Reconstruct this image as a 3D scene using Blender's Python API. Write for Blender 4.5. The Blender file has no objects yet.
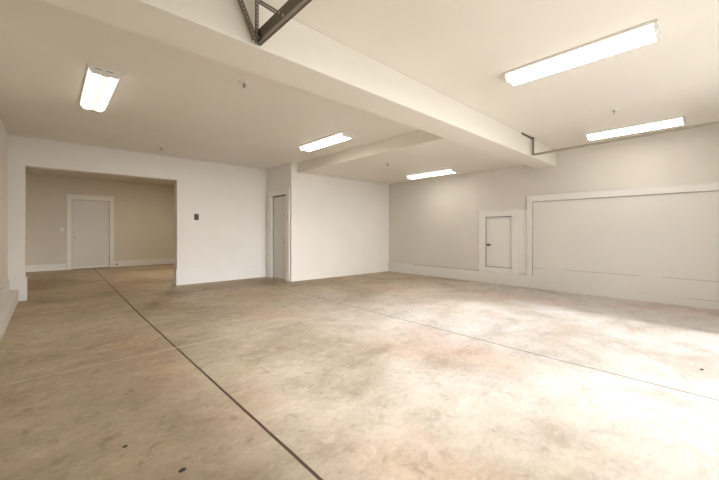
import bpy, bmesh, math, random
from mathutils import Vector, Matrix
random.seed(4)
S = bpy.context.scene
COL = S.collection

# ------------------------------------------------------------------ materials
def new_mat(name):
    m = bpy.data.materials.new(name); m.use_nodes = True
    nt = m.node_tree
    b = nt.nodes['Principled BSDF']
    return m, nt, b

def paint(name, col, rough=0.55, var=0.02, scale=1.3, bump=0.03, bscale=160):
    """painted drywall / trim: faint blotchiness and orange-peel bump"""
    m, nt, b = new_mat(name)
    N, L = nt.nodes, nt.links
    tc = N.new('ShaderNodeTexCoord')
    n = N.new('ShaderNodeTexNoise'); n.inputs['Scale'].default_value = scale; n.inputs['Detail'].default_value = 4
    L.new(tc.outputs['Object'], n.inputs['Vector'])
    r = N.new('ShaderNodeValToRGB')
    r.color_ramp.elements[0].position = .3; r.color_ramp.elements[1].position = .7
    r.color_ramp.elements[0].color = (*[c*(1-var) for c in col], 1)
    r.color_ramp.elements[1].color = (*[min(1, c*(1+var)) for c in col], 1)
    L.new(n.outputs['Fac'], r.inputs['Fac']); L.new(r.outputs['Color'], b.inputs['Base Color'])
    b.inputs['Roughness'].default_value = rough
    b.inputs['Specular IOR Level'].default_value = .3
    if bump:
        n2 = N.new('ShaderNodeTexNoise'); n2.inputs['Scale'].default_value = bscale
        L.new(tc.outputs['Object'], n2.inputs['Vector'])
        bp = N.new('ShaderNodeBump'); bp.inputs['Strength'].default_value = bump; bp.inputs['Distance'].default_value = .002
        L.new(n2.outputs['Fac'], bp.inputs['Height']); L.new(bp.outputs['Normal'], b.inputs['Normal'])
    return m

def metal(name, col, rough=.4, metallic=.9):
    m, nt, b = new_mat(name)
    N, L = nt.nodes, nt.links
    tc = N.new('ShaderNodeTexCoord')
    n = N.new('ShaderNodeTexNoise'); n.inputs['Scale'].default_value = 25
    L.new(tc.outputs['Object'], n.inputs['Vector'])
    mp = N.new('ShaderNodeMapRange'); mp.inputs['To Min'].default_value = rough-.08; mp.inputs['To Max'].default_value = rough+.1
    L.new(n.outputs['Fac'], mp.inputs['Value']); L.new(mp.outputs['Result'], b.inputs['Roughness'])
    b.inputs['Base Color'].default_value = (*col, 1); b.inputs['Metallic'].default_value = metallic
    return m

def lamp(name, col, strength):
    """frosted acrylic lens over fluorescent tubes: two brighter bands where the tubes sit (object x = across)"""
    m, nt, b = new_mat(name)
    N, L = nt.nodes, nt.links
    tc = N.new('ShaderNodeTexCoord'); sp = N.new('ShaderNodeSeparateXYZ')
    L.new(tc.outputs['Object'], sp.inputs['Vector'])
    ab = N.new('ShaderNodeMath'); ab.operation = 'ABSOLUTE'; L.new(sp.outputs['X'], ab.inputs[0])
    d = N.new('ShaderNodeMath'); d.operation = 'SUBTRACT'; L.new(ab.outputs[0], d.inputs[0]); d.inputs[1].default_value = .062
    d2 = N.new('ShaderNodeMath'); d2.operation = 'ABSOLUTE'; L.new(d.outputs[0], d2.inputs[0])
    mp = N.new('ShaderNodeMapRange'); mp.inputs['From Min'].default_value = 0; mp.inputs['From Max'].default_value = .034
    mp.inputs['To Min'].default_value = strength*1.6; mp.inputs['To Max'].default_value = strength*.042
    L.new(d2.outputs[0], mp.inputs['Value'])
    sd_ = N.new('ShaderNodeMapRange'); sd_.inputs['From Min'].default_value = .098; sd_.inputs['From Max'].default_value = .116
    sd_.inputs['To Min'].default_value = 0; sd_.inputs['To Max'].default_value = .9      # thin clear sides of the wrap lens
    L.new(ab.outputs[0], sd_.inputs['Value'])
    ad = N.new('ShaderNodeMath'); ad.operation = 'ADD'; L.new(mp.outputs['Result'], ad.inputs[0]); L.new(sd_.outputs['Result'], ad.inputs[1])
    L.new(ad.outputs[0], b.inputs['Emission Strength'])
    b.inputs['Emission Color'].default_value = (*col, 1)
    b.inputs['Base Color'].default_value = (.8, .8, .78, 1); b.inputs['Roughness'].default_value = .35
    return m

WALL = paint('wall_paint', (.87, .832, .77))
CEIL = paint('ceiling_paint', (.885, .838, .75))
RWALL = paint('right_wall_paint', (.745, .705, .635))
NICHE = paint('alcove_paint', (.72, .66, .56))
TRIMW = paint('white_trim_paint', (.86, .835, .79), rough=.4, bump=0)
PANELW = paint('white_board_paint', (.82, .79, .735), rough=.5, bump=.02, bscale=40)
DOORW = paint('door_paint', (.76, .72, .675), rough=.42, bump=0)
FIXW = paint('fixture_enamel', (.84, .82, .77), rough=.35, bump=0)
DARKM = metal('dark_steel', (.17, .15, .115), .5, .6)
PERF = metal('perforated_steel', (.25, .22, .175), .5, .6)
GALV = metal('galvanised_steel', (.42, .39, .33), .42, .75)
CHROME = metal('satin_nickel', (.45, .42, .38), .3, .95)
BOLT = metal('zinc_bolt', (.6, .57, .5), .35, .8)
BLACKP = paint('black_plastic', (.05, .04, .032), rough=.4, bump=0)
GREYP = paint('grey_rubber_button', (.16, .14, .12), rough=.5, bump=0)
WPLAST = paint('white_plastic', (.86, .84, .79), rough=.35, bump=0)
GAP = paint('dark_gap', (.10, .08, .06), rough=.8, bump=0)
RUBBER = paint('black_rubber', (.03, .03, .03), rough=.7, bump=0)
STONE = paint('dark_grit', (.09, .075, .06), rough=.8, bump=0)
LAMP = lamp('lit_lens', (1.0, .95, .87), 16.0)

def floor_material():
    m, nt, b = new_mat('stained_concrete')
    N, L = nt.nodes, nt.links
    tc = N.new('ShaderNodeTexCoord')
    def noise(scale, detail, rough=.6, stretch=(1, 1, 1), rot=0, dist=0):
        mp = N.new('ShaderNodeMapping'); mp.inputs['Scale'].default_value = stretch; mp.inputs['Rotation'].default_value = (0, 0, rot)
        L.new(tc.outputs['Object'], mp.inputs['Vector'])
        n = N.new('ShaderNodeTexNoise'); n.inputs['Scale'].default_value = scale; n.inputs['Detail'].default_value = detail
        n.inputs['Roughness'].default_value = rough; n.inputs['Distortion'].default_value = dist
        L.new(mp.outputs['Vector'], n.inputs['Vector']); return n
    def ramp(src, stops):
        r = N.new('ShaderNodeValToRGB'); e = r.color_ramp.elements
        while len(e) < len(stops): e.new(.5)
        for el, (p, c) in zip(e, stops): el.position = p; el.color = (*c, 1)
        L.new(src, r.inputs['Fac']); return r
    def mix(kind, fac, a, c):
        x = N.new('ShaderNodeMix'); x.data_type = 'RGBA'; x.blend_type = kind
        if isinstance(fac, float): x.inputs['Factor'].default_value = fac
        else: L.new(fac, x.inputs['Factor'])
        for sock, v in ((x.inputs['A'], a), (x.inputs['B'], c)):
            if isinstance(v, tuple): sock.default_value = (*v, 1)
            else: L.new(v, sock)
        return x.outputs['Result']
    big = noise(.55, 5, .55, (1, 1, 1), 0, .4)
    base = ramp(big.outputs['Fac'], [(.36, (.37, .305, .225)), (.47, (.47, .405, .325)), (.56, (.53, .47, .39)), (.66, (.49, .435, .345))])
    mid = noise(2.1, 10, .70, (1.0, 1.35, 1), -.5, .35)
    midr = ramp(mid.outputs['Fac'], [(.36, (.60, .55, .47)), (.47, (.93, .91, .88)), (.53, (1.03, 1.03, 1.03)), (.64, (1.22, 1.21, 1.18))])
    c = mix('MULTIPLY', .50, base.outputs['Color'], midr.outputs['Color'])
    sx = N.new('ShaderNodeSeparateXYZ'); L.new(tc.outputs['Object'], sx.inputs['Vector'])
    glare_x = N.new('ShaderNodeMapRange'); glare_x.inputs['From Min'].default_value = .2; glare_x.inputs['From Max'].default_value = 3.4
    L.new(sx.outputs['X'], glare_x.inputs['Value'])
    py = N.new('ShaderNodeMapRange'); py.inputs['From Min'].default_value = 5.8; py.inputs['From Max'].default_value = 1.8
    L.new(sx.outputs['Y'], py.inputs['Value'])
    pm = N.new('ShaderNodeMath'); pm.operation = 'MULTIPLY'; L.new(glare_x.outputs['Result'], pm.inputs[0]); L.new(py.outputs['Result'], pm.inputs[1])
    # daylight glare near the doorway painted in as a paler tint; elsewhere brown
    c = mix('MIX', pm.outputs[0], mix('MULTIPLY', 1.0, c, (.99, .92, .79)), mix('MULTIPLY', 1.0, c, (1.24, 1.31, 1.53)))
    pink = noise(.9, 3, .5, (1, .45, 1), .35)
    pr = ramp(pink.outputs['Fac'], [(.50, (0, 0, 0)), (.68, (1, 1, 1))])
    c = mix('MIX', pr.outputs['Color'], c, mix('MULTIPLY', 1.0, c, (1.07, .93, .88)))
    sc = noise(4.2, 10, .75, (.6, 1.9, 1), -.62, 1.4)
    scr = ramp(sc.outputs['Fac'], [(.525, (0, 0, 0)), (.60, (1, 1, 1))])
    sf = N.new('ShaderNodeMath'); sf.operation = 'MULTIPLY'; sf.inputs[1].default_value = .26
    L.new(scr.outputs['Color'], sf.inputs[0])
    c = mix('MIX', sf.outputs[0], c, (.56, .49, .37))
    fine = noise(17, 9, .78, (1, 1.6, 1), -.5)
    fr = ramp(fine.outputs['Fac'], [(.33, (.74, .71, .66)), (.52, (1.0, 1.0, 1.0)), (.68, (1.14, 1.13, 1.12))])
    c = mix('MULTIPLY', .55, c, fr.outputs['Color'])
    fl = noise(6.5, 12, .74, (1, 1, 1), 0, .5)
    fl1 = ramp(fl.outputs['Fac'], [(.34, (1, 1, 1)), (.455, (0, 0, 0))])
    fl2 = ramp(fl.outputs['Fac'], [(.545, (0, 0, 0)), (.66, (1, 1, 1))])
    fade = N.new('ShaderNodeMapRange'); fade.inputs['To Min'].default_value = .60; fade.inputs['To Max'].default_value = .22
    L.new(pm.outputs[0], fade.inputs['Value'])
    def scaled(a):
        x = N.new('ShaderNodeMath'); x.operation = 'MULTIPLY'; L.new(a, x.inputs[0]); L.new(fade.outputs['Result'], x.inputs[1]); return x.outputs[0]
    c = mix('MIX', scaled(fl1.outputs['Color']), c, (.22, .165, .11))
    c = mix('MIX', scaled(fl2.outputs['Color']), c, (.66, .585, .46))
    # dark scuffs in front of the closet, worn into the slab
    sep = N.new('ShaderNodeSeparateXYZ'); L.new(tc.outputs['Object'], sep.inputs['Vector'])
    wob = noise(3.0, 4, .6)
    def M(op, a, b2=None, c2=None):
        x = N.new('ShaderNodeMath'); x.operation = op
        for i, v in enumerate((a, b2, c2)):
            if v is None: continue
            if isinstance(v, (int, float)): x.inputs[i].default_value = v
            else: L.new(v, x.inputs[i])
        return x.outputs[0]
    def smooth(v, lo, hi, a=1., b2=0.):
        x = N.new('ShaderNodeMapRange'); x.interpolation_type = 'SMOOTHSTEP'
        x.inputs['From Min'].default_value = lo; x.inputs['From Max'].default_value = hi
        x.inputs['To Min'].default_value = a; x.inputs['To Max'].default_value = b2
        L.new(v, x.inputs['Value']); return x.outputs['Result']
    X, Y = sep.outputs['X'], sep.outputs['Y']
    w = M('MULTIPLY_ADD', wob.outputs['Fac'], 1.2, -.6)
    dx = M('DIVIDE', M('SUBTRACT', X, 3.1), 1.3); dy = M('DIVIDE', M('SUBTRACT', Y, 7.15), .75)
    rr = M('ADD', M('ADD', M('MULTIPLY', dx, dx), M('MULTIPLY', dy, dy)), w)
    stain = smooth(rr, .1, 1.1)
    c = mix('MULTIPLY', M('MULTIPLY', stain, .55), c, (.55, .50, .42))
    # control joints: two saw cuts running back, one pale hairline seam across
    wl = M('MULTIPLY_ADD', noise(2.2, 3).outputs['Fac'], .02, -.01)
    j1 = smooth(M('ABSOLUTE', M('ADD', M('SUBTRACT', X, M('MULTIPLY_ADD', M('MAXIMUM', M('SUBTRACT', Y, 5.5), 0.), .012, .922)), M('MULTIPLY', wl, .45))), .006, .012)
    c = mix('MIX', M('MULTIPLY', j1, .97), c, (.075, .045, .026))
    j2 = smooth(M('ABSOLUTE', M('ADD', M('SUBTRACT', X, M('MULTIPLY_ADD', M('MAXIMUM', M('SUBTRACT', Y, 1.), 0.), .022, 3.338)), M('MULTIPLY', wl, .6))), .004, .010)
    j2 = M('MULTIPLY', j2, M('LESS_THAN', Y, 6.2))
    c = mix('MIX', M('MULTIPLY', j2, .85), c, (.10, .07, .05))
    brk = ramp(noise(3.5, 5, .7).outputs['Fac'], [(.34, (.15, .15, .15)), (.55, (1, 1, 1))])
    s1 = smooth(M('ABSOLUTE', M('ADD', M('SUBTRACT', Y, 3.655), wl)), .006, .022)
    c = mix('MIX', M('MULTIPLY', M('MULTIPLY', s1, brk.outputs['Color']), .62), c, (.66, .58, .46))
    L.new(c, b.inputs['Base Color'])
    rg = ramp(mid.outputs['Fac'], [(.3, (.42, .42, .42)), (.7, (.62, .62, .62))])
    L.new(rg.outputs['Color'], b.inputs['Roughness'])
    b.inputs['Specular IOR Level'].default_value = .35
    ht = M('SUBTRACT', M('MULTIPLY', fine.outputs['Fac'], .25), M('MULTIPLY', M('ADD', j1, j2), 1.0))
    bp = N.new('ShaderNodeBump'); bp.inputs['Strength'].default_value = .25; bp.inputs['Distance'].default_value = .006
    L.new(ht, bp.inputs['Height']); L.new(bp.outputs['Normal'], b.inputs['Normal'])
    return m
FLOOR = floor_material()

def board_material():
    """white painted boards with fine horizontal seams worn open in places"""
    m = PANELW.copy(); m.name = 'painted_board_wall'
    nt = m.node_tree; N, L = nt.nodes, nt.links
    b = nt.nodes['Principled BSDF']
    src = b.inputs['Base Color'].links[0].from_socket
    tc = N.new('ShaderNodeTexCoord'); sep = N.new('ShaderNodeSeparateXYZ'); L.new(tc.outputs['Object'], sep.inputs['Vector'])
    n = N.new('ShaderNodeTexNoise'); n.inputs['Scale'].default_value = 2.4; n.inputs['Detail'].default_value = 6; n.inputs['Roughness'].default_value = .7
    L.new(tc.outputs['Object'], n.inputs['Vector'])
    tot = None
    for z, w, gate, seed in ((.415, .006, .40, 0), (.125, .006, .50, 1)):
        mth = lambda op, a, v: (lambda x: (L.new(a, x.inputs[0]), setattr(x.inputs[1], 'default_value', v), setattr(x, 'operation', op), x.outputs[0])[-1])(N.new('ShaderNodeMath'))
        d = mth('SUBTRACT', sep.outputs['Z'], z)
        ab = N.new('ShaderNodeMath'); ab.operation = 'ABSOLUTE'; L.new(d, ab.inputs[0])
        lt = mth('LESS_THAN', ab.outputs[0], w)
        sh = N.new('ShaderNodeMapping'); sh.inputs['Location'].default_value = (0, seed*7.3, 0); L.new(tc.outputs['Object'], sh.inputs['Vector'])
        n = N.new('ShaderNodeTexNoise'); n.inputs['Scale'].default_value = 2.4; n.inputs['Detail'].default_value = 6
        L.new(sh.outputs['Vector'], n.inputs['Vector'])
        mr = N.new('ShaderNodeMapRange'); mr.inputs['From Min'].default_value = gate; mr.inputs['From Max'].default_value = gate+.08
        L.new(n.outputs['Fac'], mr.inputs['Value'])
        mu = N.new('ShaderNodeMath'); mu.operation = 'MULTIPLY'; L.new(lt, mu.inputs[0]); L.new(mr.outputs['Result'], mu.inputs[1])
        if tot is None: tot = mu.outputs[0]
        else:
            mx = N.new('ShaderNodeMath'); mx.operation = 'MAXIMUM'; L.new(tot, mx.inputs[0]); L.new(mu.outputs[0], mx.inputs[1]); tot = mx.outputs[0]
    f = N.new('ShaderNodeMath'); f.operation = 'MULTIPLY'; f.inputs[1].default_value = .38; L.new(tot, f.inputs[0])
    mix = N.new('ShaderNodeMix'); mix.data_type = 'RGBA'; L.new(f.outputs[0], mix.inputs['Factor'])
    L.new(src, mix.inputs['A']); mix.inputs['B'].default_value = (.28, .22, .15, 1)
    L.new(mix.outputs['Result'], b.inputs['Base Color'])
    return m
BOARD = board_material()

# ------------------------------------------------------------------ mesh helpers
def bx(bm, x0, x1, y0, y1, z0, z1):
    vs = [bm.verts.new((x, y, z)) for x in (x0, x1) for y in (y0, y1) for z in (z0, z1)]
    for f in ((0, 1, 3, 2), (4, 6, 7, 5), (0, 4, 5, 1), (2, 3, 7, 6), (0, 2, 6, 4), (1, 5, 7, 3)):
        bm.faces.new([vs[i] for i in f])

def frame_of(d):
    d = d.normalized()
    up = Vector((0, 0, 1)) if abs(d.z) < .9 else Vector((0, 1, 0))
    a = d.cross(up).normalized(); return d, a, a.cross(d).normalized()

def bar(bm, p0, p1, w, t, side=None):
    """rectangular bar p0->p1; w along 'side', t across it"""
    p0, p1 = Vector(p0), Vector(p1); d = (p1-p0).normalized()
    if side is None: _, a, n = frame_of(d)
    else:
        a = Vector(side); a = (a - d*a.dot(d)).normalized(); n = a.cross(d).normalized()
    vs = []
    for p in (p0, p1):
        for sa, sn in ((-1, -1), (1, -1), (1, 1), (-1, 1)): vs.append(bm.verts.new(p + a*sa*w/2 + n*sn*t/2))
    for f in ((3, 2, 1, 0), (4, 5, 6, 7), (0, 1, 5, 4), (1, 2, 6, 5), (2, 3, 7, 6), (3, 0, 4, 7)):
        bm.faces.new([vs[i] for i in f])

def perf(bm, p0, p1, w, t, side, pitch=.025):
    """slotted steel strap: two rails and a rung between every pair of slots"""
    p0, p1 = Vector(p0), Vector(p1); d = p1-p0; ln = d.length; d.normalize()
    a = Vector(side); a = (a - d*a.dot(d)).normalized(); n = a.cross(d).normalized()
    q = w*.31
    for s in (-1, 1): bar(bm, p0+a*s*(w-q)/2, p1+a*s*(w-q)/2, q, t, a)
    k = max(2, int(ln/pitch))
    for i in range(k+1):
        c = p0 + d*(ln*i/k); lo = c-d*pitch*.2; hi = c+d*pitch*.2
        if i == 0: lo = p0
        if i == k: hi = p1
        bar(bm, lo, hi, w-2*q+.0006, t*.98, a)

def lathe(bm, prof, axis='Z', c=(0, 0, 0), n=20):
    rings = []
    for r, h in prof:
        ring = []
        for i in range(n):
            t = 2*math.pi*i/n
            v = {'Z': (r*math.cos(t), r*math.sin(t), h), 'X': (h, r*math.cos(t), r*math.sin(t)), 'Y': (r*math.cos(t), h, r*math.sin(t))}[axis]
            ring.append(bm.verts.new((v[0]+c[0], v[1]+c[1], v[2]+c[2])))
        rings.append(ring)
    for a, b in zip(rings, rings[1:]):
        for i in range(n): bm.faces.new((a[i], a[(i+1) % n], b[(i+1) % n], b[i]))
    bm.faces.new(rings[0]); bm.faces.new(rings[-1])

def prism(bm, pts, y0, y1):
    """closed xz outline extruded along y"""
    a = [bm.verts.new((x, y0, z)) for x, z in pts]; b = [bm.verts.new((x, y1, z)) for x, z in pts]
    n = len(pts)
    for i in range(n): bm.faces.new((a[i], a[(i+1) % n], b[(i+1) % n], b[i]))
    bm.faces.new(a); bm.faces.new(b)

def obj(name, bm, mat, parent=None, bevel=0, smooth=False, loc=None):
    bmesh.ops.recalc_face_normals(bm, faces=bm.faces)
    if bevel:
        es = [e for e in bm.edges if len(e.link_faces) == 2 and e.calc_face_angle(0) > .6]
        bmesh.ops.bevel(bm, geom=es, offset=bevel, segments=2, affect='EDGES', profile=.5, clamp_overlap=True)
        bmesh.ops.recalc_face_normals(bm, faces=bm.faces)
    me = bpy.data.meshes.new(name)
    if loc: bmesh.ops.translate(bm, verts=bm.verts, vec=[-c for c in loc])
    bm.to_mesh(me); bm.free()
    if smooth:
        for p in me.polygons: p.use_smooth = True
    o = bpy.data.objects.new(name, me); COL.objects.link(o)
    me.materials.append(mat)
    if loc: o.location = loc
    if parent: o.parent = parent
    return o

def boxes(name, mat, bl, parent=None, bevel=0, loc=None):
    bm = bmesh.new()
    for b in bl: bx(bm, *b)
    return obj(name, bm, mat, parent, bevel, loc=loc)

def struct(name, mat, bl, label=None, cat=None, bevel=0, parent=None):
    o = boxes(name, mat, bl, parent, bevel); o['kind'] = 'structure'
    if label: o['label'] = label
    if cat: o['category'] = cat
    return o

def thing(name, label, cat, loc=(0, 0, 0), group=None, kind=None):
    o = bpy.data.objects.new(name, None); o.empty_display_size = .1; COL.objects.link(o)
    o.location = loc; o['label'] = label; o['category'] = cat
    if group: o['group'] = group
    if kind: o['kind'] = kind
    return o

# ------------------------------------------------------------------ dimensions (metres; camera stands at x=0, y=0)
XL, XR = -.49, 7.20          # left and right walls
YF = -.75                    # garage-door wall, just behind the camera
YB = 7.86                    # back wall with the wide opening
YC = 6.655                   # face of the closet that stands out from the back wall
XC = 4.06                    # its side, with a door
YN = 13.31                   # far wall of the alcove
ZC, ZN, ZL = 2.725, 2.78, 2.51
T = .2

# ------------------------------------------------------------------ room shell
fb = [(XL-T, XR+T, YF-T, YN+T, -.2, 0)]
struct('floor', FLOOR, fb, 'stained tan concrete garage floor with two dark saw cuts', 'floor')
struct('ceiling', CEIL, [(XL-T, XR+T, YF-T, YB, ZC, ZC+.15)], 'flat off-white plaster ceiling of the garage', 'ceiling')
struct('ceiling_dropped', CEIL, [(4.215, XR, 2.53, YC, ZL, ZC)], 'lowered ceiling section behind the beam at right', 'ceiling')
struct('ceiling_alcove', NICHE, [(-.9, 3.9, YB, YN+T, ZN, ZN+.15)], 'ceiling of the dim alcove at left', 'ceiling')
struct('trim_1', CEIL, [(XL, XR, 2.15, 2.53, 2.41, ZC)], 'deep white ceiling beam crossing the whole garage', 'beam', bevel=.006)
struct('wall_left', WALL, [(XL-T, XL, YF, YB+T, 0, ZC)], 'plain off-white left wall', 'wall')
OX0, OX1, OZ = -.29, 2.0, 2.245
struct('wall_back', WALL, [(XL, OX0, YB, YB+T, 0, ZN+.1), (OX0, OX1, YB, YB+T, OZ, ZN+.1), (OX1, XC+.14, YB, YB+T, 0, ZN+.1)],
       'off-white back wall with a wide opening into the alcove', 'wall')
# closet: side wall (pierced by its door) and front
DY0, DY1, DZ = 6.875, 7.60, 2.025
struct('wall_closet_side', WALL, [(XC, XC+.14, YC, DY0, 0, ZC), (XC, XC+.14, DY1, YB, 0, ZC), (XC, XC+.14, DY0, DY1, DZ, ZC)],
       'narrow closet wall holding the tall narrow door', 'wall')
wcf = struct('wall_closet_front', WALL, [(XC+.14, XR, YC, YC+.14, 0, ZC)], 'plain white closet front wall in the far corner', 'wall')
for v in wcf.data.vertices:          # the closet front is built slightly out of square
    if v.co.y < YC+.01 and v.co.x > XR-.01: v.co.y = 6.50
# right wall
HY0, HY1, HZ0, HZ1 = 2.99, 3.58, .36, 1.475
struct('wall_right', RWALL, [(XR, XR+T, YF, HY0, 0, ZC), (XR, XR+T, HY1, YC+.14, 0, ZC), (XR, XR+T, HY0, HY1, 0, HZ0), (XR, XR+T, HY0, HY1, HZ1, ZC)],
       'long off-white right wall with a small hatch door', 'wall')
# alcove
struct('wall_alcove_left', NICHE, [(-.9, -.75, YB+T, YN, 0, ZN)], 'left wall of the alcove', 'wall')
struct('wall_alcove_right', NICHE, [(3.55, 3.9, YB+T, YN, 0, ZN)], 'right wall of the alcove', 'wall')
NX0, NX1, NZ = .505, 1.425, 2.115
struct('wall_alcove_back', NICHE, [(-.9, NX0, YN, YN+T, 0, ZN), (NX1, 3.9, YN, YN+T, 0, ZN), (NX0, NX1, YN, YN+T, NZ, ZN)],
       'tan far wall of the dim alcove', 'wall')
# garage-door wall behind the camera, with its open doorway
GX0, GX1, GZ = .84, 5.45, 2.40
struct('wall_front', WALL, [(XL-T, GX0, YF-T, YF, 0, ZC), (GX1, XR+T, YF-T, YF, 0, ZC), (GX0, GX1, YF-T, YF, GZ, ZC)],
       'garage door wall behind the viewer', 'wall')
DRIVE = paint('driveway_concrete', (.64, .62, .59), rough=.8)
struct('ground', DRIVE, [(-30, 36, -40, YF-T, -.12, -.02)], 'pale concrete driveway outside', 'ground')

# ------------------------------------------------------------------ baseboards, curb and mouldings
B = .022
struct('trim_2', PANELW, [(XL, -.366, YF, YB, 0, .195)], 'low white curb along the foot of the left wall', 'curb', bevel=.008)
struct('baseboard_left', TRIMW, [(XL, XL+B, YF, YB-B, .195, .365)], 'white baseboard above the left curb', 'baseboard', bevel=.004)
struct('baseboard_pier', TRIMW, [(-.366, OX0+B, YB-B-.01, YB, 0, .385), (XL, -.366, YB-B, YB, .195, .365), (OX0, OX0+B, YB, YB+T, 0, .385)],
       'white baseboard around the narrow pier left of the opening', 'baseboard', bevel=.003)
struct('baseboard_back', TRIMW, [(OX1-B, XC, YB-B, YB, 0, .325), (OX1-B, OX1, YB, YB+T, 0, .325)],
       'tall white baseboard right of the alcove opening', 'baseboard', bevel=.003)
struct('baseboard_alcove', TRIMW, [(-.75, .37, YN-.02, YN, 0, .19), (1.54, 3.55, YN-.02, YN, 0, .19)],
       'white baseboard along the alcove far wall', 'baseboard', bevel=.003)
# right-hand stem wall: low ledge, then the tall boarded panel flush with it
PY = 2.575                                              # far end of the boarded panel
struct('baseboard_right', PANELW, [(XR-.030, XR, PY, 6.51, 0, .255)], 'white ledge along the foot of the right wall', 'baseboard', bevel=.004)
struct('trim_5', GAP, [(XR-.012, XR, PY+.02, 5.6, .255, .262)], 'dark open seam along the top of the right ledge', 'seam')
struct('trim_3', BOARD, [(XR-.030, XR, YF, PY-.008, .0, 1.743), (XR-.030, XR, PY-.02, PY+.001, 0, .255)], 'large white boarded panel low on the right wall', 'panel', bevel=.003)
struct('trim_4', TRIMW, [(XR-.016, XR, PY+.09, HY0-.125, .262, 1.60), (XR-.055, XR, PY, PY+.095, .255, 1.865), (XR-.055, XR, YF, PY, 1.75, 1.865), (XR-.062, XR, YF, PY+.105, 1.858, 1.875)],
       'white moulding framing the boarded panel', 'moulding', bevel=.004)

# ------------------------------------------------------------------ doors
def knob(parent, p, axis, mat=CHROME):
    """round knob with rose: axis is the direction it sticks out"""
    bm = bmesh.new(); s = -1
    lathe(bm, [(.032, 0), (.032, s*.008), (.012, s*.012), (.012, s*.035), (.024, s*.042), (.028, s*.055), (.02, s*.066), (.004, s*.068)], axis, p, 16)
    o = obj('knob', bm, mat, parent, smooth=True); o['label'] = 'satin metal knob'; return o

def lever(parent, p, axis, out, along, mat=CHROME, ln=.115):
    """lever handle: rose, spindle and a bar lying along 'along'"""
    bm = bmesh.new()
    lathe(bm, [(.030, 0), (.030, out*.009), (.011, out*.013), (.011, out*.05)], axis, p, 16)
    o = Vector({'X': (1, 0, 0), 'Y': (0, 1, 0)}[axis])*out
    q = Vector(p) + o*.047; a = Vector(along)
    bar(bm, q - a*.012, q + a*ln, .02, .014, (0, 0, 1))
    h = obj('handle', bm, mat, parent); h['label'] = 'satin metal lever handle'; return h

# alcove door
d1 = thing('door_1', 'plain pale flush door at the far end of the dim alcove', 'door', ((NX0+NX1)/2, YN, 0), kind='structure')
def rel(o, parent):      # keep world placement when parenting geometry modelled in world space
    o.parent = parent; o.matrix_parent_inverse = Matrix.Translation(-Vector(parent.location)); return o
def pb(name, mat, bl, parent, bevel=0): return rel(boxes(name, mat, bl, None, bevel), parent)
e = .006
pb('door_slab', DOORW, [(NX0+e, NX1-e, YN+.015, YN+.06, .075, NZ-e)], d1, .002)
th = pb('door_sweep', WPLAST, [(NX0+e, NX1-e, YN+.008, YN+.06, .012, .075)], d1, .003); th['label'] = 'bright white sweep along the door foot'
pb('door_frame', TRIMW, [(NX0-.115, NX0, YN-.022, YN, 0, NZ+.01), (NX1, NX1+.115, YN-.022, YN, 0, NZ+.01),
                         (NX0-.115, NX1+.115, YN-.024, YN, NZ, NZ+.13), (NX0-.145, NX1+.145, YN-.035, YN, NZ+.125, NZ+.155)], d1, .003)
pb('door_jamb', GAP, [(NX0, NX0+e, YN+.012, YN+.05, 0, NZ), (NX1-e, NX1, YN+.012, YN+.05, 0, NZ), (NX0, NX1, YN+.012, YN+.05, NZ-e, NZ), (NX0, NX1, YN+.06, YN+T, 0, NZ)], d1)
h = lever(None, (NX0+.075, YN+.015, .965), 'Y', -1, (1, 0, 0)); rel(h, d1)
bm = bmesh.new(); lathe(bm, [(.032, 0), (.032, -.012), (.016, -.02)], 'Y', (NX0+.075, YN+.015, 1.10), 16)
dl = obj('deadbolt', bm, BOLT, None); rel(dl, d1); dl['label'] = 'round silver deadbolt'
for z in (.28, 1.06, 1.80):
    bm = bmesh.new(); lathe(bm, [(.008, -.05), (.008, .05)], 'Z', (NX1-.002, YN+.004, z), 10); bx(bm, NX1-.025, NX1-.003, YN+.011, YN+.0155, z-.05, z+.05)
    hg = obj('hinge', bm, CHROME, None); rel(hg, d1)

# closet door (side of the closet), seen edge on
d2 = thing('door_2', 'tall narrow white door in the side of the corner closet', 'door', (XC, (DY0+DY1)/2, 0), kind='structure')
pb('door_slab', DOORW, [(XC+.045, XC+.085, DY0+e, DY1-.04, .010, DZ-.03)], d2, .002)
pb('door_jamb', TRIMW, [(XC+.002, XC+.138, DY0, DY0+.004, 0, DZ), (XC+.002, XC+.138, DY1-.004, DY1, 0, DZ), (XC+.002, XC+.138, DY0, DY1, DZ-.004, DZ)], d2)
pb('door_gap', GAP, [(XC+.06, XC+.1, DY1-.045, DY1-.005, .0, DZ-.004), (XC+.06, XC+.1, DY0, DY1, DZ-.035, DZ-.005)], d2)
pb('door_frame', TRIMW, [(XC-.024, XC, DY1, DY1+.19, 0, DZ+.01), (XC-.024, XC, DY0-.15, DY0, 0, DZ+.01), (XC-.026, XC, DY0-.155, DY1+.19, DZ, DZ+.115),
                         (XC-.034, XC, DY0-.165, DY1+.20, DZ+.108, DZ+.125)], d2, .003)
k = knob(None, (XC+.045, DY0+.065, .90), 'X'); rel(k, d2)
bm = bmesh.new(); bx(bm, XC-.045, XC-.024, DY0-.15, DY0-.11, 1.42, 1.54)
o = obj('strike_box', bm, CHROME, None, .003); rel(o, d2); o['label'] = 'small metal catch on the door frame'

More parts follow.
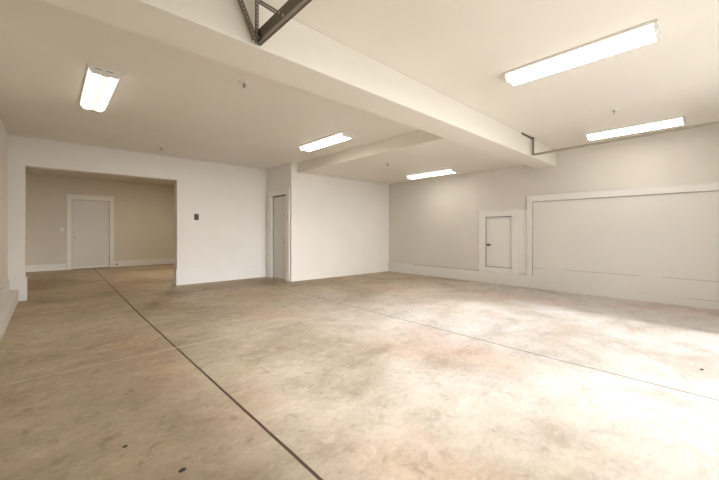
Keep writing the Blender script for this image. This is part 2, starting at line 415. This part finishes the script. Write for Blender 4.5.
# hatch in the right wall
d3 = thing('door_3', 'small white hatch door set in the right wall', 'door', (XR, (HY0+HY1)/2, HZ0), kind='structure')
pb('door_slab', TRIMW, [(XR+.022, XR+.06, HY0+.010, HY1-.010, HZ0+.010, HZ1-.010)], d3, .002)
pb('door_gap', GAP, [(XR+.03, XR+.08, HY0, HY0+.009, HZ0, HZ1), (XR+.03, XR+.08, HY1-.009, HY1, HZ0, HZ1), (XR+.03, XR+.08, HY0, HY1, HZ1-.009, HZ1), (XR+.03, XR+.08, HY0, HY1, HZ0, HZ0+.009), (XR+.08, XR+.19, HY0, HY1, HZ0, HZ1)], d3)
pb('door_frame', TRIMW, [(XR-.022, XR, HY1, HY1+.15, .257, HZ1+.005), (XR-.022, XR, HY0-.13, HY0, .257, HZ1+.005), (XR-.022, XR, HY0, HY1, .257, HZ0),
                         (XR-.024, XR, HY0-.13, HY1+.155, HZ1, HZ1+.125), (XR-.036, XR, HY0-.16, HY1+.185, HZ1+.12, HZ1+.148)], d3, .003)
h = lever(None, (XR+.022, HY1-.055, .85), 'X', -1, (0, -1, 0), DARKM, .09); rel(h, d3)

# ------------------------------------------------------------------ fluorescent wrap fixtures
def make_light(W, Ln):
    r = thing('ceiling_light', 'x', 'ceiling light')
    h = .072
    bm = bmesh.new(); bx(bm, -W/2-.012, W/2+.012, -Ln/2-.004, Ln/2+.004, -.020, 0)
    obj('housing', bm, FIXW, r, .003)
    pts = [(-W/2, -.020), (-W/2, -.034), (-W/2+.012, -.058), (-W/2+.035, -h), (W/2-.035, -h), (W/2-.012, -.058), (W/2, -.034), (W/2, -.020)]
    bm = bmesh.new(); prism(bm, pts, -Ln/2+.022, Ln/2-.022)
    obj('diffuser', bm, LAMP, r)
    for s in (-1, 1):
        ep = [(x*1.03, -.018 if z > -.03 else z*1.05) for x, z in pts]
        bm = bmesh.new(); prism(bm, ep, s*(Ln/2-.022), s*Ln/2)
        c = obj('end_cap', bm, FIXW, r, .002)
        bm = bmesh.new()
        for q in (-.055, .035): bx(bm, q-.03, q+.03, s*(Ln/2)-.001, s*(Ln/2)+.0015, -.030, -.025)
        obj('slot', bm, GAP, c)
    return r
def copy_tree(o, parent=None):
    c = o.copy(); COL.objects.link(c)
    if parent: c.parent = parent
    for ch in list(o.children): copy_tree(ch, c)
    return c
LG = 'fluorescent wrap lights'
proto = make_light(.24, 1.26)
LIGHTS = [  # x, y, label
    (.40, 4.66, 'lit fluorescent wrap light on the ceiling left, seen end on above the alcove'),
    (3.50, 4.65, 'small lit fluorescent light on the ceiling in front of the closet door'),
    (6.46, 4.53, 'lit fluorescent light under the lowered ceiling, in the far corner'),
    (3.43, .885, 'largest lit fluorescent light, on the open ceiling nearest the viewer'),
    (6.46, .895, 'long thin lit fluorescent light above the metal rail by the right wall')]
for i, (x, y, lab) in enumerate(LIGHTS):
    o = proto if i == 0 else copy_tree(proto)
    o.location = (x, y, ZL if i == 2 else ZC); o['label'] = lab; o['group'] = LG
    if i >= 3: o.scale = (1, .91, 1)

# ------------------------------------------------------------------ sprinkler heads
def make_head():
    r = thing('sprinkler_head', 'x', 'sprinkler')
    bm = bmesh.new(); lathe(bm, [(.042, 0), (.042, -.006), (.030, -.016), (.016, -.020)], 'Z', n=20)
    obj('escutcheon', bm, WPLAST, r, smooth=True)
    bm = bmesh.new(); lathe(bm, [(.013, -.018), (.013, -.034)], 'Z', n=12)
    for s in (-1, 1): bar(bm, (s*.011, 0, -.032), (s*.004, 0, -.062), .006, .004, (0, 1, 0))
    lathe(bm, [(.004, -.034), (.004, -.062)], 'Z', n=8)
    obj('frame', bm, GALV, r)
    bm = bmesh.new(); lathe(bm, [(.021, -.060), (.021, -.063)], 'Z', n=16)
    obj('deflector', bm, FIXW, r)
    return r
hp = make_head()
HEADS = [(1.503, 3.40, ZC, 'white sprinkler head on the ceiling just behind the beam'),
         (1.532, 7.055, ZC, 'tiny white sprinkler head on the ceiling above the alcove opening'),
         (4.90, 4.45, ZL, 'white sprinkler head on the lowered ceiling section'),
         (5.31, .918, ZC, 'white sprinkler head on the ceiling between the two lights nearest the viewer')]
for i, (x, y, z, lab) in enumerate(HEADS):
    o = hp if i == 0 else copy_tree(hp)
    o.location = (x, y, z); o['label'] = lab; o['group'] = 'ceiling sprinkler heads'
    o.scale = (1.2,)*3

# ------------------------------------------------------------------ garage door tracks and their hangers
def c_track(bm, x, y0, y1, z0, z1, s, H=.078, W=.022, t=.004):
    """C channel running along y; its mouth opens towards s; may rise a little from y0 to y1"""
    out = [(0, 0), (s*W, 0), (s*W, .016), (s*(W-t), .016), (s*(W-t), t), (s*t, t), (s*t, H-t), (s*(W-t), H-t), (s*(W-t), H-.018), (s*W, H-.018), (s*W, H), (0, H)]
    a = [bm.verts.new((x+px, y0, z0+pz)) for px, pz in out]; b = [bm.verts.new((x+px, y1, z1+pz)) for px, pz in out]
    n = len(out)
    for i in range(n): bm.faces.new((a[i], a[(i+1) % n], b[(i+1) % n], b[i]))
    bm.faces.new(a); bm.faces.new(b)
def track(name, label, x, s, zt, zf, mats, web, H):
    r = thing(name, label, 'garage door track', (x, 2.13, zt), 'garage door tracks')
    rail, strap = mats
    bm = bmesh.new(); c_track(bm, x, 2.125, YF+.02, zt, zf, s, H=H)
    rel(obj('rail', bm, rail), r)
    xe = x - (.010 if web else .045)
    bm = bmesh.new(); perf(bm, (xe, 2.118, zt-.005), (xe, 2.118, ZC-.003), .026 if web else .05, .004, (1, 0, 0)); bar(bm, (xe-.013, 2.105, zt-.004), (xe-.013, 2.105, ZC-.003), .024, .003, (0, 1, 0))
    rel(obj('hanger_strap', bm, strap), r)
    return r
def relp(o, r): return rel(o, r)
# left track: dark angle, diagonal strap across the beam and a brace back along the rail
tl = track('door_track', 'dark steel garage door track hanging at the top of the view', 1.035, 1, 2.412, 2.43, (DARKM, PERF), True, .10)
bm = bmesh.new(); perf(bm, (1.018, 2.128, 2.44), (.885, 2.128, ZC-.003), .040, .004, (1, 0, .6)); perf(bm, (1.0, 2.100, 2.44), (.865, 2.100, ZC-.003), .040, .004, (0, 1, 0))
rel(obj('diagonal_strap', bm, PERF), tl)
bm = bmesh.new(); perf(bm, (1.044, 1.845, 2.49), (1.044, 2.118, ZC-.02), .026, .004, (0, 1, 1))
rel(obj('brace', bm, PERF), tl)
for y, z in ((1.835, 2.488), (1.79, 2.452), (2.10, 2.452)):
    bm = bmesh.new(); lathe(bm, [(.008, 0), (.008, -.005), (.005, -.008)], 'X', (1.035, y, z), 8)
    rel(obj('bolt', bm, BOLT), tl)
bm = bmesh.new(); prism(bm, [(1.028, 2.410), (1.0345, 2.410), (1.0345, 2.432), (1.031, 2.432)], -.6, 2.10)  # paler steel on the lip stands in for light bounced off the floor
o = obj('rail_lip', bm, GALV); rel(o, tl); o['label'] = 'lower lip of the rail, coloured paler for the light from below'
# right track
tr = track('door_track', 'thin grey garage door track running below the light at the right wall', 5.965, 1, 2.425, 2.475, (GALV, PERF), False, .034)
bm = bmesh.new(); bar(bm, (5.52, 2.14, ZC-.002), (6.03, 2.14, ZC-.002), .02, .004, (0, 1, 0)); bar(bm, (5.52, 2.148, ZC-.014), (6.03, 2.148, ZC-.014), .024, .004, (0, 0, 1))
rel(obj('ceiling_angle', bm, PERF), tr)

# ------------------------------------------------------------------ small wall fittings
kx, kz = 2.385, 1.468
kp = thing('keypad', 'small black keypad on the back wall right of the opening', 'keypad', (kx, YB, kz))
rel(boxes('case', BLACKP, [(kx-.045, kx+.045, YB-.022, YB+.002, kz-.066, kz+.066)], None, .006), kp)
for a in (-1, 0, 1):
    rel(boxes('button', GREYP, [(kx-.03, kx+.03, YB-.026, YB-.021, kz-.006+a*.032-.007, kz-.006+a*.032+.007)], None, .002), kp)
rel(boxes('indicator', WPLAST, [(kx+.006, kx+.02, YB-.025, YB-.021, kz+.045, kz+.053)], None, .001), kp)

def switch(label, x, y, z, gangs=1):
    w = .036*gangs + .035 if gangs > 1 else .072
    w = .115 if gangs == 2 else .075
    r = thing('light_switch', label, 'light switch', (x, y, z))
    rel(boxes('plate', WPLAST, [(x-w/2, x+w/2, y-.008, y, z-.058, z+.058)], None, .003), r)
    for g in range(gangs):
        c = x + (g-(gangs-1)/2)*.046
        rel(boxes('rocker', WPLAST, [(c-.016, c+.016, y-.013, y-.007, z-.033, z+.033)], None, .002), r)
    return r
switch('white double light switch plate below the black keypad', 2.325, YB, 1.125, 2)
switch('white single light switch left of the alcove door', .285, YN, 1.21, 1)

ds = thing('door_stop', 'black door stop on the baseboard beside the alcove door', 'door stop', (1.60, YN-.02, .09))
bm = bmesh.new(); lathe(bm, [(.018, YN-.018), (.018, YN-.026), (.009, YN-.030), (.009, YN-.075)], 'Y', (1.60, 0, .09), 12)
rel(obj('stem', bm, DARKM), ds)
bm = bmesh.new(); lathe(bm, [(.018, YN-.073), (.022, YN-.080), (.022, YN-.095), (.014, YN-.100)], 'Y', (1.60, 0, .09), 12)
rel(obj('rubber_tip', bm, RUBBER), ds)

# ------------------------------------------------------------------ grit on the floor
def pebble(x, y, r, label, sd):
    rnd = random.Random(sd)
    bm = bmesh.new(); bmesh.ops.create_icosphere(bm, subdivisions=2, radius=1)
    for v in bm.verts:
        k = rnd.uniform(.8, 1.15); v.co = Vector((v.co.x*r*1.35*k, v.co.y*r*.9*k, max(-.35, v.co.z*.5)*r*k))
    zmin = min(v.co.z for v in bm.verts)
    for v in bm.verts: v.co.z -= zmin
    o = obj('pebble', bm, STONE); o.location = (x, y, 0); o['label'] = label; o['category'] = 'pebble'; o['group'] = 'pebbles on the floor'
    return o
pebble(.468, 1.755, .012, 'dark pebble on the floor at the bottom edge of the view', 1)
pebble(.297, 2.157, .009, 'tiny dark pebble left of the larger one, on brown concrete', 2)
pebble(3.969, .097, .012, 'dark pebble on the bright floor at the right edge of the view', 3)

# ------------------------------------------------------------------ daylight
W = bpy.data.worlds.new('sky'); S.world = W; W.use_nodes = True
nt = W.node_tree; bg = nt.nodes['Background']
bg.inputs['Color'].default_value = (.93, .965, 1.0, 1)
# overcast sky: even, with a broad bright patch of haze low over the street behind the viewer
tcw = nt.nodes.new('ShaderNodeTexCoord'); dt = nt.nodes.new('ShaderNodeVectorMath'); dt.operation = 'DOT_PRODUCT'
nt.links.new(tcw.outputs['Generated'], dt.inputs[0])
hz = Vector((-.03, -1, .11)).normalized(); dt.inputs[1].default_value = hz
mr = nt.nodes.new('ShaderNodeMapRange'); mr.interpolation_type = 'SMOOTHSTEP'
mr.inputs['From Min'].default_value = math.cos(math.radians(28)); mr.inputs['From Max'].default_value = math.cos(math.radians(4))
mr.inputs['To Min'].default_value = 2.0; mr.inputs['To Max'].default_value = 11.0
nt.links.new(dt.outputs['Value'], mr.inputs['Value']); nt.links.new(mr.outputs['Result'], bg.inputs['Strength'])
ld = bpy.data.lights.new('doorway_portal', 'AREA'); ld.shape = 'RECTANGLE'; ld.size = GX1-GX0; ld.size_y = GZ
ld.cycles.is_portal = True
po = bpy.data.objects.new('doorway_portal', ld); COL.objects.link(po)
po.location = ((GX0+GX1)/2, YF-.1, GZ/2); po.rotation_euler = (math.radians(90), 0, 0)
sd = bpy.data.lights.new('hazy_sun', 'SUN'); sd.energy = 4.8; sd.angle = math.radians(14); sd.color = (.95, .98, 1.0)
so = bpy.data.objects.new('hazy_sun', sd); COL.objects.link(so)
dirv = Vector((.035, 1, -.52)); so.rotation_euler = dirv.to_track_quat('-Z', 'Y').to_euler()
so.location = (3, -6, 5)

al = bpy.data.lights.new('alcove_fill', 'AREA'); al.shape = 'RECTANGLE'; al.size = .26; al.size_y = 1.2; al.energy = 34; al.color = (1, .90, .76)  # added fill light, out of view, brightens the dark alcove; no fixture modelled
ao = bpy.data.objects.new('alcove_fill', al); COL.objects.link(ao); ao.location = (3.05, 10.3, ZN-.03)

# ------------------------------------------------------------------ camera
cam = bpy.data.cameras.new('camera'); co = bpy.data.objects.new('camera', cam); COL.objects.link(co)
co.location = (0, 0, 1.15); co.rotation_euler = (math.radians(90), 0, math.radians(-42.9))
cam.sensor_width = 36; cam.lens = 334.2/719*36; cam.shift_y = -8.6/719; cam.clip_start = .02
S.camera = co
S.view_settings.view_transform = 'Standard'; S.view_settings.look = 'None'
S.view_settings.exposure = 0.26; S.view_settings.gamma = 1; S.view_settings.use_curve_mapping = False
